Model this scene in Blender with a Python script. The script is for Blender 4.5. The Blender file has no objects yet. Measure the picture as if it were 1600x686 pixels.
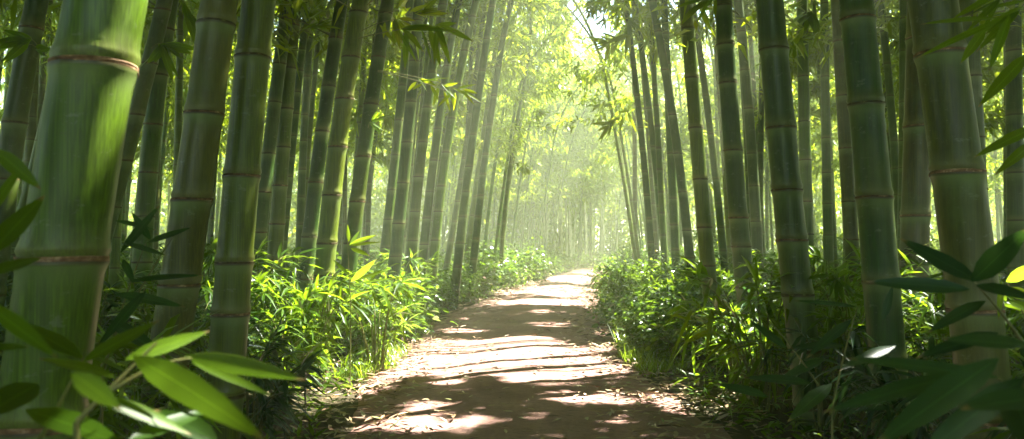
import bpy, math, random
import numpy as np
from mathutils import Vector, noise as mn

rng = np.random.default_rng(7)
random.seed(7)
C = bpy.data.collections.new('bamboo_forest'); bpy.context.scene.collection.children.link(C)
sc = bpy.context.scene

# ------------------------------------------------------------------ camera maths
F = 1150.0; CAMZ = 1.05; PITCH = math.atan(42 / F)
cp, sp = math.cos(PITCH), math.sin(PITCH)
def at(x, y, d):
    """the world point seen at photo pixel x, y (1600 wide) at distance d along +Y"""
    rx = (x - 800) / F; ru = (343 - y) / F
    dy = cp - ru * sp; dz = sp + ru * cp
    k = d / dy
    return np.array([rx * k, d, CAMZ + dz * k])
SUN_EL, SUN_AZ = math.radians(57), math.radians(58)      # azimuth measured from +Y towards +X
SUN = np.array([math.cos(SUN_EL) * math.sin(SUN_AZ), math.cos(SUN_EL) * math.cos(SUN_AZ), math.sin(SUN_EL)])

# ------------------------------------------------------------------ path line and terrain
_PY = np.array([-30, -10, 0, 4, 6, 10.5, 16, 24, 34, 46, 60, 90])
_PX = np.array([-1.0, 0.0, .15, .12, -.02, .12, .70, 2.0, 4.0, 8.5, 16, 34])
_PW = np.array([2.2, 2.1, 2.0, 2.05, 2.15, 2.35, 2.15, 1.9, 1.9, 1.9, 1.9, 1.9])
_yy = np.linspace(-30, 90, 481)
def _smooth(v, n=9):
    k = np.ones(n) / n
    return np.convolve(np.pad(v, n // 2, mode='edge'), k, 'valid')
_cx = _smooth(np.interp(_yy, _PY, _PX)); _cw = _smooth(np.interp(_yy, _PY, _PW))
def pcx(y): return np.interp(y, _yy, _cx)
def phw(y): return np.interp(y, _yy, _cw) / 2
def ground_z(x, y):
    e = np.abs(x - pcx(y)) - phw(y)                       # distance outside the path edge
    t = np.clip((e + .15) / 1.3, 0, 1); t = t * t * (3 - 2 * t)
    z = -0.035 + .17 * t
    z = z + .03 * np.sin(x * 1.7 + .6 * y) * t + .02 * np.sin(2.9 * y - x) * t
    return z

# ------------------------------------------------------------------ mesh helpers
def mesh(name, V, Fq, mats, midx=None, smooth=True, attrs=None):
    V = np.asarray(V, np.float32); Fq = np.asarray(Fq, np.int32)
    me = bpy.data.meshes.new(name)
    n = len(Fq); k = Fq.shape[1] if n else 4
    me.vertices.add(len(V)); me.vertices.foreach_set('co', V.ravel())
    me.loops.add(n * k); me.loops.foreach_set('vertex_index', Fq.ravel())
    me.polygons.add(n); me.polygons.foreach_set('loop_start', np.arange(0, n * k, k, dtype=np.int32))
    for m in mats: me.materials.append(m)
    if midx is not None: me.polygons.foreach_set('material_index', np.asarray(midx, np.int32))
    me.polygons.foreach_set('use_smooth', np.full(n, smooth, bool))
    for a, v in (attrs or {}).items():
        at_ = me.attributes.new(a, 'FLOAT', 'POINT'); at_.data.foreach_set('value', np.asarray(v, np.float32).ravel())
    me.update(); me.validate()
    return me
def obj(name, me, parent=None, color=None):
    o = bpy.data.objects.new(name, me); C.objects.link(o)
    if parent is not None: o.parent = parent
    if color: o.color = (*color, 1)
    return o
def thing(name, label, cat, loc=(0, 0, 0), rz=0, group=None, kind=None, me=None):
    o = bpy.data.objects.new(name, me); C.objects.link(o)
    o.location = loc; o.rotation_euler = (0, 0, rz)
    o['label'] = label; o['category'] = cat
    if group: o['group'] = group
    if kind: o['kind'] = kind
    o.empty_display_size = .1
    return o
class Acc:
    def __init__(s): s.V = []; s.F = []; s.M = []; s.A = []; s.n = 0
    def add(s, V, Fq, m=0, a=None):
        if len(Fq) == 0: return
        s.V.append(V); s.F.append(np.asarray(Fq) + s.n); s.M.append(np.full(len(Fq), m))
        s.A.append(np.full(len(V), .5) if a is None else a); s.n += len(V)
    def mesh(s, name, mats, smooth=True):
        return mesh(name, np.concatenate(s.V), np.concatenate(s.F), mats, np.concatenate(s.M), smooth,
                    {'var': np.concatenate(s.A)})
def nrm(v): return v / np.maximum(np.linalg.norm(v, axis=-1, keepdims=True), 1e-9)

PROF = {'lance': ((0, .07, .22, .42, .66, .86, 1), (.04, .38, .86, 1, .78, .38, .01)),
        'lance_mid': ((0, .25, .62, 1), (.1, 1, .8, .02)),
        'oval': ((0, .2, .5, .8, 1), (.1, .8, 1, .66, .03)),
        'blade': ((0, .35, .7, 1), (.8, 1, .65, .03))}
def leafset(P, A, W, droop=.25, prof='lo', fold=.16):
    """P base (n,3), A length vector, W width vector; returns verts, quads"""
    P, A, W = (np.atleast_2d(x).astype(float) for x in (P, A, W))
    n = len(P); L = np.linalg.norm(A, axis=1, keepdims=True); w = np.linalg.norm(W, axis=1, keepdims=True)
    N = nrm(np.cross(A, W)); N *= np.where(N[:, 2:3] < 0, -1, 1)
    droop = np.broadcast_to(np.asarray(droop, float).reshape(-1, 1), (n, 1))
    dn = np.array([0, 0, -1.0])
    if prof == 'lo':
        V = np.stack([P, P + .42 * A + W / 2 + N * w * fold, P + A + dn * droop * L, P + .42 * A - W / 2 + N * w * fold], 1)
        return V.reshape(-1, 3), (np.arange(n)[:, None] * 4 + np.arange(4))
    ts, ws = PROF[prof]; K = len(ts); out = []
    for t, q in zip(ts, ws):
        c = P + A * t + dn * droop * L * t * t
        e = N * w * fold * q
        out += [c - W / 2 * q + e, c, c + W / 2 * q + e]
    V = np.stack(out, 1)
    f = []
    for k in range(K - 1):
        a = 3 * k
        f += [[a, a + 1, a + 4, a + 3], [a + 1, a + 2, a + 5, a + 4]]
    f = np.array(f)
    Fq = (np.arange(n)[:, None, None] * (3 * K) + f[None]).reshape(-1, 4)
    return V.reshape(-1, 3), Fq
def per(prof): return 4 if prof == 'lo' else 3 * len(PROF[prof][0])
def tubes(P0, P1, P2, r0, r1, sides=4, seg=3):
    """n curved tubes (quadratic bezier P0 P1 P2)"""
    P0, P1, P2 = (np.atleast_2d(x).astype(float) for x in (P0, P1, P2))
    n = len(P0); rings = []
    d = nrm(P2 - P0); up = np.where(np.abs(d[:, 2:3]) > .9, np.array([1.0, 0, 0]), np.array([0, 0, 1.0]))
    u = nrm(np.cross(d, up)); v = np.cross(d, u)
    r0 = np.broadcast_to(np.asarray(r0, float).reshape(-1, 1), (n, 1)); r1 = np.broadcast_to(np.asarray(r1, float).reshape(-1, 1), (n, 1))
    for k in range(seg + 1):
        t = k / seg
        c = P0 * (1 - t) ** 2 + 2 * P1 * t * (1 - t) + P2 * t * t; r = r0 * (1 - t) + r1 * t
        for s in range(sides):
            a = 2 * math.pi * s / sides
            rings.append(c + r * (math.cos(a) * u + math.sin(a) * v))
    V = np.stack(rings, 1); m = sides * (seg + 1)
    f = [[k * sides + s, k * sides + (s + 1) % sides, (k + 1) * sides + (s + 1) % sides, (k + 1) * sides + s]
         for k in range(seg) for s in range(sides)]
    return V.reshape(-1, 3), (np.arange(n)[:, None, None] * m + np.array(f)[None]).reshape(-1, 4)

# ------------------------------------------------------------------ materials
def newmat(name):
    m = bpy.data.materials.new(name); m.use_nodes = True; nt = m.node_tree; nt.nodes.clear()
    return m, nt, (lambda t, **k: _node(nt, t, k)), nt.links.new
def _node(nt, t, k):
    n = nt.nodes.new(t)
    for a, v in k.items(): setattr(n, a, v)
    return n
def ramp(nd, stops, interp='LINEAR'):
    r = nd('ShaderNodeValToRGB'); cr = r.color_ramp; cr.interpolation = interp
    while len(cr.elements) < len(stops): cr.elements.new(.5)
    for e, (p, c) in zip(cr.elements, stops): e.position = p; e.color = (*c, 1)
    return r
def leaf_mat(name, dark, light, trans, tmix=.45, gloss=.09, rough=.35):
    m, nt, nd, lk = newmat(name)
    a = nd('ShaderNodeAttribute', attribute_name='var')
    oi = nd('ShaderNodeObjectInfo')
    ad = nd('ShaderNodeMath', operation='MULTIPLY_ADD'); lk(oi.outputs['Random'], ad.inputs[0]); ad.inputs[1].default_value = .35; lk(a.outputs['Fac'], ad.inputs[2])
    sb = nd('ShaderNodeMath', operation='SUBTRACT', use_clamp=True); lk(ad.outputs[0], sb.inputs[0]); sb.inputs[1].default_value = .17
    r1 = ramp(nd, [(0, dark), (.6, light), (.96, tuple(c * 1.25 for c in light)), (1, (.32, .26, .06))])
    r2 = ramp(nd, [(0, tuple(c * .6 for c in trans)), (.7, trans), (1, tuple(min(1, c * 1.25) for c in trans))])
    lk(sb.outputs[0], r1.inputs[0]); lk(sb.outputs[0], r2.inputs[0])
    # fine parallel veins and slight mottling
    tc = nd('ShaderNodeNewGeometry'); nz = nd('ShaderNodeTexNoise'); nz.inputs['Scale'].default_value = 22; lk(tc.outputs['Position'], nz.inputs['Vector'])
    mx = nd('ShaderNodeMixRGB', blend_type='MULTIPLY'); mx.inputs[0].default_value = .45
    lk(r1.outputs[0], mx.inputs[1]); lk(nz.outputs['Fac'], mx.inputs[2])
    ac = nd('ShaderNodeAttribute', attribute_name='across'); al = nd('ShaderNodeAttribute', attribute_name='along')
    m1 = nd('ShaderNodeMath', operation='MULTIPLY'); lk(ac.outputs['Fac'], m1.inputs[0]); m1.inputs[1].default_value = 44
    sn = nd('ShaderNodeMath', operation='SINE'); lk(m1.outputs[0], sn.inputs[0])
    m3 = nd('ShaderNodeMath', operation='MULTIPLY_ADD'); lk(sn.outputs[0], m3.inputs[0]); m3.inputs[1].default_value = .16; m3.inputs[2].default_value = .92
    cmp = nd('ShaderNodeMath', operation='COMPARE'); lk(ac.outputs['Fac'], cmp.inputs[0]); cmp.inputs[1].default_value = 2; cmp.inputs[2].default_value = .05
    m4 = nd('ShaderNodeMath', operation='MULTIPLY_ADD'); lk(cmp.outputs[0], m4.inputs[0]); m4.inputs[1].default_value = .5; lk(m3.outputs[0], m4.inputs[2])
    def veined(src):
        q = nd('ShaderNodeVectorMath', operation='SCALE'); lk(src, q.inputs[0]); lk(m4.outputs[0], q.inputs['Scale'])
        t = ramp(nd, [(.90, (0, 0, 0)), (.97, (1, 1, 1))]); tn = nd('ShaderNodeMath', operation='MULTIPLY_ADD'); lk(nz.outputs['Fac'], tn.inputs[0]); tn.inputs[1].default_value = .12; lk(al.outputs['Fac'], tn.inputs[2]); lk(tn.outputs[0], t.inputs[0])
        u = nd('ShaderNodeMixRGB'); lk(t.outputs[0], u.inputs[0]); lk(q.outputs[0], u.inputs[1]); u.inputs[2].default_value = (.24, .17, .07, 1); return u.outputs[0]
    df = nd('ShaderNodeBsdfDiffuse'); lk(veined(mx.outputs[0]), df.inputs[0])
    tr = nd('ShaderNodeBsdfTranslucent'); lk(veined(r2.outputs[0]), tr.inputs[0])
    s1 = nd('ShaderNodeMixShader'); s1.inputs[0].default_value = tmix; lk(df.outputs[0], s1.inputs[1]); lk(tr.outputs[0], s1.inputs[2])
    gl = nd('ShaderNodeBsdfGlossy'); gl.inputs['Roughness'].default_value = rough; gl.inputs[0].default_value = (.9, .95, 1, 1)
    fr = nd('ShaderNodeFresnel'); fr.inputs[0].default_value = 1.4
    fm = nd('ShaderNodeMath', operation='MULTIPLY_ADD'); lk(fr.outputs[0], fm.inputs[0]); fm.inputs[1].default_value = gloss * 3; fm.inputs[2].default_value = 0
    s2 = nd('ShaderNodeMixShader'); lk(fm.outputs[0], s2.inputs[0]); lk(s1.outputs[0], s2.inputs[1]); lk(gl.outputs[0], s2.inputs[2])
    o = nd('ShaderNodeOutputMaterial'); lk(s2.outputs[0], o.inputs[0])
    return m
M = {}
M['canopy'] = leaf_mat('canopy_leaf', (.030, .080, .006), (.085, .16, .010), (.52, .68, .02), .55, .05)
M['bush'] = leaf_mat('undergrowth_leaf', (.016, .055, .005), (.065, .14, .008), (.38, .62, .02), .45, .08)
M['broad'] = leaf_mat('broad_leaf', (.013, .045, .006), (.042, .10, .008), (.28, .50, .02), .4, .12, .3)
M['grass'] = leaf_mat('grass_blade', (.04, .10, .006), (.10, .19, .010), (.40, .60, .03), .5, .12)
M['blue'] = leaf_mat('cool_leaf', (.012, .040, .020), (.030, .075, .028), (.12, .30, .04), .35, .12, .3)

def twig_mat():
    m, nt, nd, lk = newmat('green_twig')
    b = nd('ShaderNodeBsdfPrincipled'); nz = nd('ShaderNodeTexNoise'); nz.inputs['Scale'].default_value = 9
    r = ramp(nd, [(.3, (.07, .09, .02)), (.7, (.19, .18, .05))]); lk(nz.outputs['Fac'], r.inputs[0]); lk(r.outputs[0], b.inputs['Base Color'])
    b.inputs['Roughness'].default_value = .5
    o = nd('ShaderNodeOutputMaterial'); lk(b.outputs[0], o.inputs[0]); return m
M['twig'] = twig_mat()

def culm_mat():
    m, nt, nd, lk = newmat('bamboo_culm')
    oi = nd('ShaderNodeObjectInfo'); tc = nd('ShaderNodeTexCoord'); geo = nd('ShaderNodeNewGeometry')
    def fac(src, scale, vec=None, detail=3, rough=.5):
        mp = nd('ShaderNodeMapping'); mp.inputs['Scale'].default_value = vec or (1, 1, 1); lk(src, mp.inputs['Vector'])
        ad = nd('ShaderNodeVectorMath', operation='ADD'); lk(mp.outputs[0], ad.inputs[0])
        mu = nd('ShaderNodeVectorMath', operation='SCALE'); lk(oi.outputs['Location'], mu.inputs[0]); mu.inputs['Scale'].default_value = 0
        cx = nd('ShaderNodeCombineXYZ'); ml = nd('ShaderNodeMath', operation='MULTIPLY'); lk(oi.outputs['Random'], ml.inputs[0]); ml.inputs[1].default_value = 50
        for i in range(3): lk(ml.outputs[0], cx.inputs[i])
        lk(cx.outputs[0], ad.inputs[1])
        n = nd('ShaderNodeTexNoise'); n.inputs['Scale'].default_value = scale; n.inputs['Detail'].default_value = detail; n.inputs['Roughness'].default_value = rough
        lk(ad.outputs[0], n.inputs['Vector']); return n.outputs['Fac']
    P = tc.outputs['Object']
    streak = fac(P, 1, (55, 55, .9), 4); fine = fac(P, 1, (210, 210, 3), 2); blot = fac(P, 6, (1, 1, .6), 4, .6); speck = fac(P, 90, None, 2)
    def mixc(bt, f, a, b):
        x = nd('ShaderNodeMixRGB', blend_type=bt)
        if isinstance(f, float): x.inputs[0].default_value = f
        else: lk(f, x.inputs[0])
        for i, v in ((1, a), (2, b)):
            if isinstance(v, tuple): x.inputs[i].default_value = (*v, 1)
            else: lk(v, x.inputs[i])
        return x.outputs[0]
    base = oi.outputs['Color']
    r = ramp(nd, [(.34, (.52, .56, .50)), (.66, (1.0, 1.0, 1.0))]); lk(streak, r.inputs[0])
    c = mixc('MULTIPLY', .7, base, r.outputs[0])
    r = ramp(nd, [(.36, (.55, .55, .5)), (.62, (1.1, 1.1, 1.05))]); lk(fine, r.inputs[0]); c = mixc('MULTIPLY', .8, c, r.outputs[0])
    scr = fac(P, 1, (16, 16, 30), 6, .75); r = ramp(nd, [(.60, (0, 0, 0)), (.64, (.5, .5, .5))]); lk(scr, r.inputs[0]); c = mixc('MIX', r.outputs[0], c, (.17, .20, .13))
    # grey green bloom and yellowed blotches
    r = ramp(nd, [(.5, (0, 0, 0)), (.60, (.35, .35, .35)), (.75, (.7, .7, .7))]); lk(blot, r.inputs[0]); c = mixc('MIX', r.outputs[0], c, (.080, .125, .030))
    big = fac(P, 14, (1, 1, .25), 5, .7); r = ramp(nd, [(.56, (0, 0, 0)), (.66, (.6, .6, .6))]); lk(big, r.inputs[0]); c = mixc('MIX', r.outputs[0], c, (.035, .05, .012))
    b2 = fac(P, 2.2, (1, 1, .35), 3); r = ramp(nd, [(.5, (0, 0, 0)), (.75, (.5, .5, .5))]); lk(b2, r.inputs[0]); c = mixc('MIX', r.outputs[0], c, (.11, .115, .012))
    r = ramp(nd, [(.70, (0, 0, 0)), (.76, (.55, .55, .55))]); lk(speck, r.inputs[0]); c = mixc('MIX', r.outputs[0], c, (.07, .075, .035))
    # wear round the nodes: attributes below, scar, above
    def att(name, k, edge):
        a = nd('ShaderNodeAttribute', attribute_name=name)
        mm = nd('ShaderNodeMath', operation='MULTIPLY'); lk(a.outputs['Fac'], mm.inputs[0]); lk(edge, mm.inputs[1])
        m2 = nd('ShaderNodeMath', operation='MULTIPLY', use_clamp=True); lk(mm.outputs[0], m2.inputs[0]); m2.inputs[1].default_value = k; return m2.outputs[0]
    c = mixc('MIX', att('below', 1.7, blot), c, (.15, .21, .07))
    c = mixc('MIX', att('above', .8, blot), c, (.20, .19, .07))
    c = mixc('MIX', att('scar', 2.0, blot), c, (.06, .042, .018))
    b = nd('ShaderNodeBsdfPrincipled'); lk(c, b.inputs['Base Color'])
    r = ramp(nd, [(.3, (.30, .30, .30)), (.7, (.52, .52, .52))]); lk(blot, r.inputs[0]); lk(r.outputs[0], b.inputs['Roughness'])
    b.inputs['Specular IOR Level'].default_value = .4
    bp = nd('ShaderNodeBump'); bp.inputs['Strength'].default_value = .25; bp.inputs['Distance'].default_value = .002; lk(fine, bp.inputs['Height']); lk(bp.outputs[0], b.inputs['Normal'])
    o = nd('ShaderNodeOutputMaterial'); lk(b.outputs[0], o.inputs[0]); return m
M['culm'] = culm_mat()

def simple_noise_mat(name, stops, scale, rough=.85, bump=.5, dist=.02, detail=6, stops2=None, scale2=40, spec=.3):
    m, nt, nd, lk = newmat(name)
    g = nd('ShaderNodeNewGeometry'); n = nd('ShaderNodeTexNoise'); n.inputs['Scale'].default_value = scale; n.inputs['Detail'].default_value = detail; n.inputs['Roughness'].default_value = .62
    lk(g.outputs['Position'], n.inputs['Vector']); r = ramp(nd, stops); lk(n.outputs['Fac'], r.inputs[0]); c = r.outputs[0]
    n2 = nd('ShaderNodeTexNoise'); n2.inputs['Scale'].default_value = scale2; n2.inputs['Detail'].default_value = 8; n2.inputs['Roughness'].default_value = .7; lk(g.outputs['Position'], n2.inputs['Vector'])
    if stops2:
        r2 = ramp(nd, stops2); lk(n2.outputs['Fac'], r2.inputs[0]); mx = nd('ShaderNodeMixRGB', blend_type='MULTIPLY'); mx.inputs[0].default_value = 1
        lk(c, mx.inputs[1]); lk(r2.outputs[0], mx.inputs[2]); c = mx.outputs[0]
    b = nd('ShaderNodeBsdfPrincipled'); lk(c, b.inputs['Base Color']); b.inputs['Roughness'].default_value = rough; b.inputs['Specular IOR Level'].default_value = spec
    bp = nd('ShaderNodeBump'); bp.inputs['Strength'].default_value = bump; bp.inputs['Distance'].default_value = dist; lk(n2.outputs['Fac'], bp.inputs['Height']); lk(bp.outputs[0], b.inputs['Normal'])
    o = nd('ShaderNodeOutputMaterial'); lk(b.outputs[0], o.inputs[0]); return m
M['soil'] = simple_noise_mat('forest_soil', [(.3, (.035, .026, .016)), (.5, (.06, .05, .025)), (.7, (.10, .075, .045))], 3.0, .95, .8, .05)
M['path'] = simple_noise_mat('dirt_path', [(.28, (.18, .098, .082)), (.5, (.265, .155, .135)), (.72, (.34, .21, .185))], 1.6, .9, .6, .02,
                             stops2=[(.3, (.72, .70, .68)), (.55, (1, 1, 1))], scale2=26)
M['ring'] = simple_noise_mat('sheath_scar', [(.34, (.04, .03, .014)), (.48, (.11, .068, .034)), (.58, (.18, .12, .065)), (.70, (.40, .32, .22))], 28, .7, .4, .003)
nt_ = M['ring'].node_tree; b_ = next(n for n in nt_.nodes if n.type == 'BSDF_PRINCIPLED'); l_ = b_.inputs['Base Color'].links[0].from_socket
mx_ = nt_.nodes.new('ShaderNodeMixRGB'); mx_.blend_type = 'MULTIPLY'; mx_.inputs[0].default_value = 1; oi_ = nt_.nodes.new('ShaderNodeObjectInfo')
nt_.links.new(l_, mx_.inputs[1]); nt_.links.new(oi_.outputs['Color'], mx_.inputs[2]); nt_.links.new(mx_.outputs[0], b_.inputs['Base Color'])
def litter_mat():
    m, nt, nd, lk = newmat('fallen_leaf')
    a = nd('ShaderNodeAttribute', attribute_name='var')
    r = ramp(nd, [(0, (.10, .055, .03)), (.3, (.24, .14, .08)), (.6, (.34, .25, .13)), (.85, (.40, .31, .24)), (1, (.16, .18, .05))]); lk(a.outputs['Fac'], r.inputs[0])
    b = nd('ShaderNodeBsdfPrincipled'); lk(r.outputs[0], b.inputs['Base Color']); b.inputs['Roughness'].default_value = .6
    o = nd('ShaderNodeOutputMaterial'); lk(b.outputs[0], o.inputs[0]); return m
M['litter'] = litter_mat()

# ------------------------------------------------------------------ pools of sunlight: leaves on these sun rays are left out of the crowns
POOLS = []                                                # x, y, z, rx, ry
def pool_px(x, y, rx, ry):
    """an ellipse of light on the path, given by photo pixels"""
    d = CAMZ * F / max(y - 385, 4); d1 = CAMZ * F / max(y - ry - 385, 3.0); d2 = CAMZ * F / (y + ry - 385)
    POOLS.append(((x - 800) / F * d, (d1 + d2) / 2, 0.0, rx / F * d, (d1 - d2) / 2))
for p in ((640, 660, 62, 13), (562, 657, 26, 7), (742, 657, 28, 7), (905, 618, 62, 10), (838, 594, 56, 8), (695, 591, 30, 6),
          (770, 566, 190, 22), (700, 545, 130, 16), (860, 545, 90, 10), (930, 575, 60, 7), (820, 533, 60, 7), (610, 556, 60, 20),
          (470, 645, 30, 6), (880, 455, 62, 9), (850, 472, 70, 5), (900, 437, 45, 7), (925, 425, 30, 5), (860, 507, 40, 4), (720, 516, 40, 4)):
    pool_px(*p)
POOLS += [(-1.45, 6.2, .5, .85, 1.35), (-1.3, 7.6, .5, .5, .9), (.1, 20.5, .5, .9, 4.2), (-.3, 24, 1.0, 1.5, 5.0), (1.38, 7.9, .2, .28, .5), (1.62, 5.2, .65, .33, .4),
          (2.2, 13.5, .6, .7, 2.2), (2.0, 10.5, .6, .35, .8), (2.5, 8.6, .5, .3, .5),
          (-.95, 1.63, 1.62, .16, .10), (-.92, 1.63, 1.30, .07, .05), (-1.28, 3.5, 1.35, .16, .10), (-1.28, 3.5, 1.95, .10, .06), (-1.32, 3.5, 1.05, .14, .06),
          (-1.5, 5.75, 1.9, .16, .18), (-1.5, 5.75, 1.2, .16, .3), (-2.1, 6.8, 1.5, .14, .12), (-2.1, 6.8, 1.1, .14, .10), (-1.4, 6.8, 1.2, .16, .25), (-1.4, 6.8, 1.9, .14, .15),
          (1.9, 6.8, 2.0, .15, .2), (1.7, 4.2, 1.5, .12, .08), (-2.5, 3.6, 1.5, .12, .12), (-.32, .76, .89, .10, .06), (-.41, .88, .93, .08, .05), (-.28, .85, .91, .09, .05), (-.35, .62, .93, .05, .04), (1.62, 2.4, .95, .10, .12),
          (-2.3, 10.5, 0, 1.0, 2.6), (2.0, 3.7, 1.45, .10, .07), (-1.0, 15, 2.2, .5, .8), (-1.6, 12, 1.6, .5, .5), (-1.0, 9.5, 2.6, .4, .5)]
POOLS += [(-1.7, 8.3, 1.8, .16, .3), (-1.1, 9.8, 2.0, .22, .3), (-1.5, 11.0, 1.4, .3, .35), (-.9, 12.4, 2.2, .22, .3), (-1.2, 13.8, 1.6, .3, .35), (-.7, 16.0, 1.8, .3, .5), (-2.6, 9.0, 2.0, .2, .3), (-3.2, 8.0, 1.6, .2, .3),
          (-3.6, 10.5, 2.2, .3, .4), (1.85, 6.8, 2.5, .13, .2), (1.8, 5.75, 1.9, .13, .12), (1.75, 4.2, 2.0, .10, .08), (2.2, 9.5, 1.9, .16, .25), (2.9, 11, 2.2, .2, .3), (3.0, 7.5, 1.7, .15, .2), (3.6, 8.6, 2.1, .2, .25)]
for _ in range(14):
    q = rng.uniform(.04, .11); POOLS.append((rng.uniform(1.0, 2.6), rng.uniform(2.2, 5.2), .6, q, q * 1.3))
for _ in range(46):
    y = rng.uniform(1.5, 26); x = rng.uniform(-6, 7); s = rng.uniform(.05, .17); POOLS.append((x, y, rng.uniform(0, 2), s, s * rng.uniform(.8, 1.8)))
PL = np.array(POOLS)
def shaded(P, pad=.0):
    """True for points that may stay: their shadow misses every pool of light"""
    keep = np.ones(len(P), bool)
    for x, y, z, rx, ry in PL:
        t = (P[:, 2] - z) / SUN[2]
        qx = P[:, 0] - SUN[0] * t - x; qy = P[:, 1] - SUN[1] * t - y
        keep &= ~(((qx / (rx + pad)) ** 2 + (qy / (ry + pad)) ** 2 < 1) & (P[:, 2] > z + .15))
    return keep

# ------------------------------------------------------------------ bamboo
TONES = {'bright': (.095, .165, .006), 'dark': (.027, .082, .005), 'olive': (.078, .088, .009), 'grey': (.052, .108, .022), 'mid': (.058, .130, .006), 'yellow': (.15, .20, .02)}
def tube_culm(axis, zs, rad, sides):
    """axis(z)->(n,3); ring of vertices at each z"""
    c = axis(zs); n = len(zs); a = np.linspace(0, 2 * np.pi, sides, endpoint=False)
    V = c[:, None, :] + np.stack([np.cos(a)[None] * rad[:, None], np.sin(a)[None] * rad[:, None], np.zeros((n, sides))], 2)
    i = np.arange(n - 1)[:, None] * sides; s = np.arange(sides)[None]; s2 = (s + 1) % sides
    Fq = np.stack([i + s, i + s2, i + sides + s2, i + sides + s], -1).reshape(-1, 4)
    return V.reshape(-1, 3), Fq
def stations(nodes, detail):
    """z, bulge, closeness below the node, scar line, closeness above the node"""
    if detail == 2: off = ((-.12, 0, 0, 0, 0), (-.06, 0, .3, 0, 0), (-.034, .012, .75, 0, 0), (-.016, .055, 1, 0, 0), (-.006, .085, 1, 1, 0), (.002, .03, 0, 1, 0), (.007, .03, 0, 0, .8), (.019, .085, 0, 0, 1), (.030, .06, 0, 0, .8), (.045, .016, 0, 0, .4), (.08, 0, 0, 0, 0))
    elif detail == 1: off = ((-.09, 0, 0, 0, 0), (-.012, .03, .9, 0, 0), (-.002, .06, .5, 1, 0), (.012, .03, 0, 0, 1), (.06, 0, 0, 0, 0))
    else: off = ((-.06, 0, 0, 0, 0), (-.006, .05, .8, .2, 0), (.012, .05, 0, .8, .5), (.06, 0, 0, 0, 0))
    rows = [(q + o[0],) + o[1:] for q in nodes for o in off]
    return np.array(rows).T
def make_axis(zk, xk, yk, H, arch):
    """smooth culm line through the given points; above them it goes on and arches by arch (dx, dy)"""
    zk = np.array(zk); xk = np.array(xk); yk = np.array(yk)
    deg = min(2, len(zk) - 1); cx = np.polyfit(zk, xk, deg); cy = np.polyfit(zk, yk, 1) if len(zk) > 1 else np.array([0, yk[0]])
    zt = zk.max(); zb = zk.min()
    def val(c, z):
        v = np.polyval(c, np.clip(z, zb, zt)); dv = np.polyval(np.polyder(c), zt); db = np.polyval(np.polyder(c), zb)
        up = np.maximum(z - zt, 0); return v + dv * up / (1 + .08 * up) + db * np.minimum(z - zb, 0)
    def axis(z):
        z = np.atleast_1d(np.asarray(z, float)); k = np.maximum(z - 5, 0) / max(H - 5, 1)
        return np.stack([val(cx, z) + arch[0] * k ** 2.2, val(cy, z) + arch[1] * k ** 2.2, z], 1)
    return axis
def crown_mesh(axis, nodes, zc, H, nleaf, L, W, Lb=1.6, thin=1.0, prof='lo', seedpools=True):
    nz = nodes[(nodes > zc) & (nodes < H)]
    if len(nz) < 3: return None
    rep = 2; O = axis(np.repeat(nz, rep)); m = len(O)
    az = rng.uniform(0, 2 * np.pi, m); h = (O[:, 2] - zc) / (H - zc)
    ln = Lb * (1.0 - .55 * h) * (.45 + .55 * np.minimum(1, .35 + 2.5 * h)) * rng.uniform(.6, 1.2, m)
    el = np.radians(rng.uniform(5, 50, m))
    D = np.stack([np.cos(az) * np.cos(el), np.sin(az) * np.cos(el), np.sin(el)], 1) * ln[:, None]
    end = O + D; end[:, 2] -= .28 * ln; mid = O + D * .5
    acc = Acc()
    b = rng.integers(0, m, nleaf); s = rng.beta(1.8, 1.1, nleaf)[:, None]
    # leaves stand in small fans along the drooping branch
    P = O[b] * (1 - s) ** 2 + 2 * mid[b] * s * (1 - s) + end[b] * s * s
    fan = np.round(s[:, 0] * 7).astype(int) + b * 11
    off = np.sin(fan[:, None] * np.array([12.9, 78.2, 37.7])) * .22; P = P + off * np.array([1, 1, .7]) + rng.normal(0, .05, (nleaf, 3))
    dirn = nrm(nrm(D[b]) * .6 + rng.normal(0, .62, (nleaf, 3)) + np.array([0, 0, -.35]))
    ll = L * rng.uniform(.6, 1.25, nleaf)[:, None]; A = dirn * ll
    wd = nrm(np.cross(dirn, nrm(rng.normal(0, .5, (nleaf, 3)) + np.array([0, 0, 1.0])))) * W * rng.uniform(.7, 1.2, nleaf)[:, None]
    keep = shaded(P + A * .5, .03)
    # the one gap in the roof over the bend, where the sky shows
    gx = P[:, 0] / np.maximum(P[:, 1], 1); gz_ = (P[:, 2] - CAMZ) / np.maximum(P[:, 1], 1)
    keep &= ~((P[:, 1] > 13) & (((gx - .112) / .032) ** 2 + ((gz_ - .305) / .045) ** 2 < 1 + .5 * np.sin(gx * 190 + gz_ * 130)))
    V, Fq = leafset(P[keep], A[keep], wd[keep], .22, prof)
    a = np.repeat(np.clip(rng.normal(.45, .2, keep.sum()), 0, 1), per(prof)); acc.add(V, Fq, 0, a)
    kb = shaded((O + end) / 2); V, Fq = tubes(O[kb], mid[kb], end[kb], .008, .003, 3, 3); acc.add(V, Fq, 1)
    return acc.mesh('crown', [M['canopy'], M['twig']])
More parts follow.
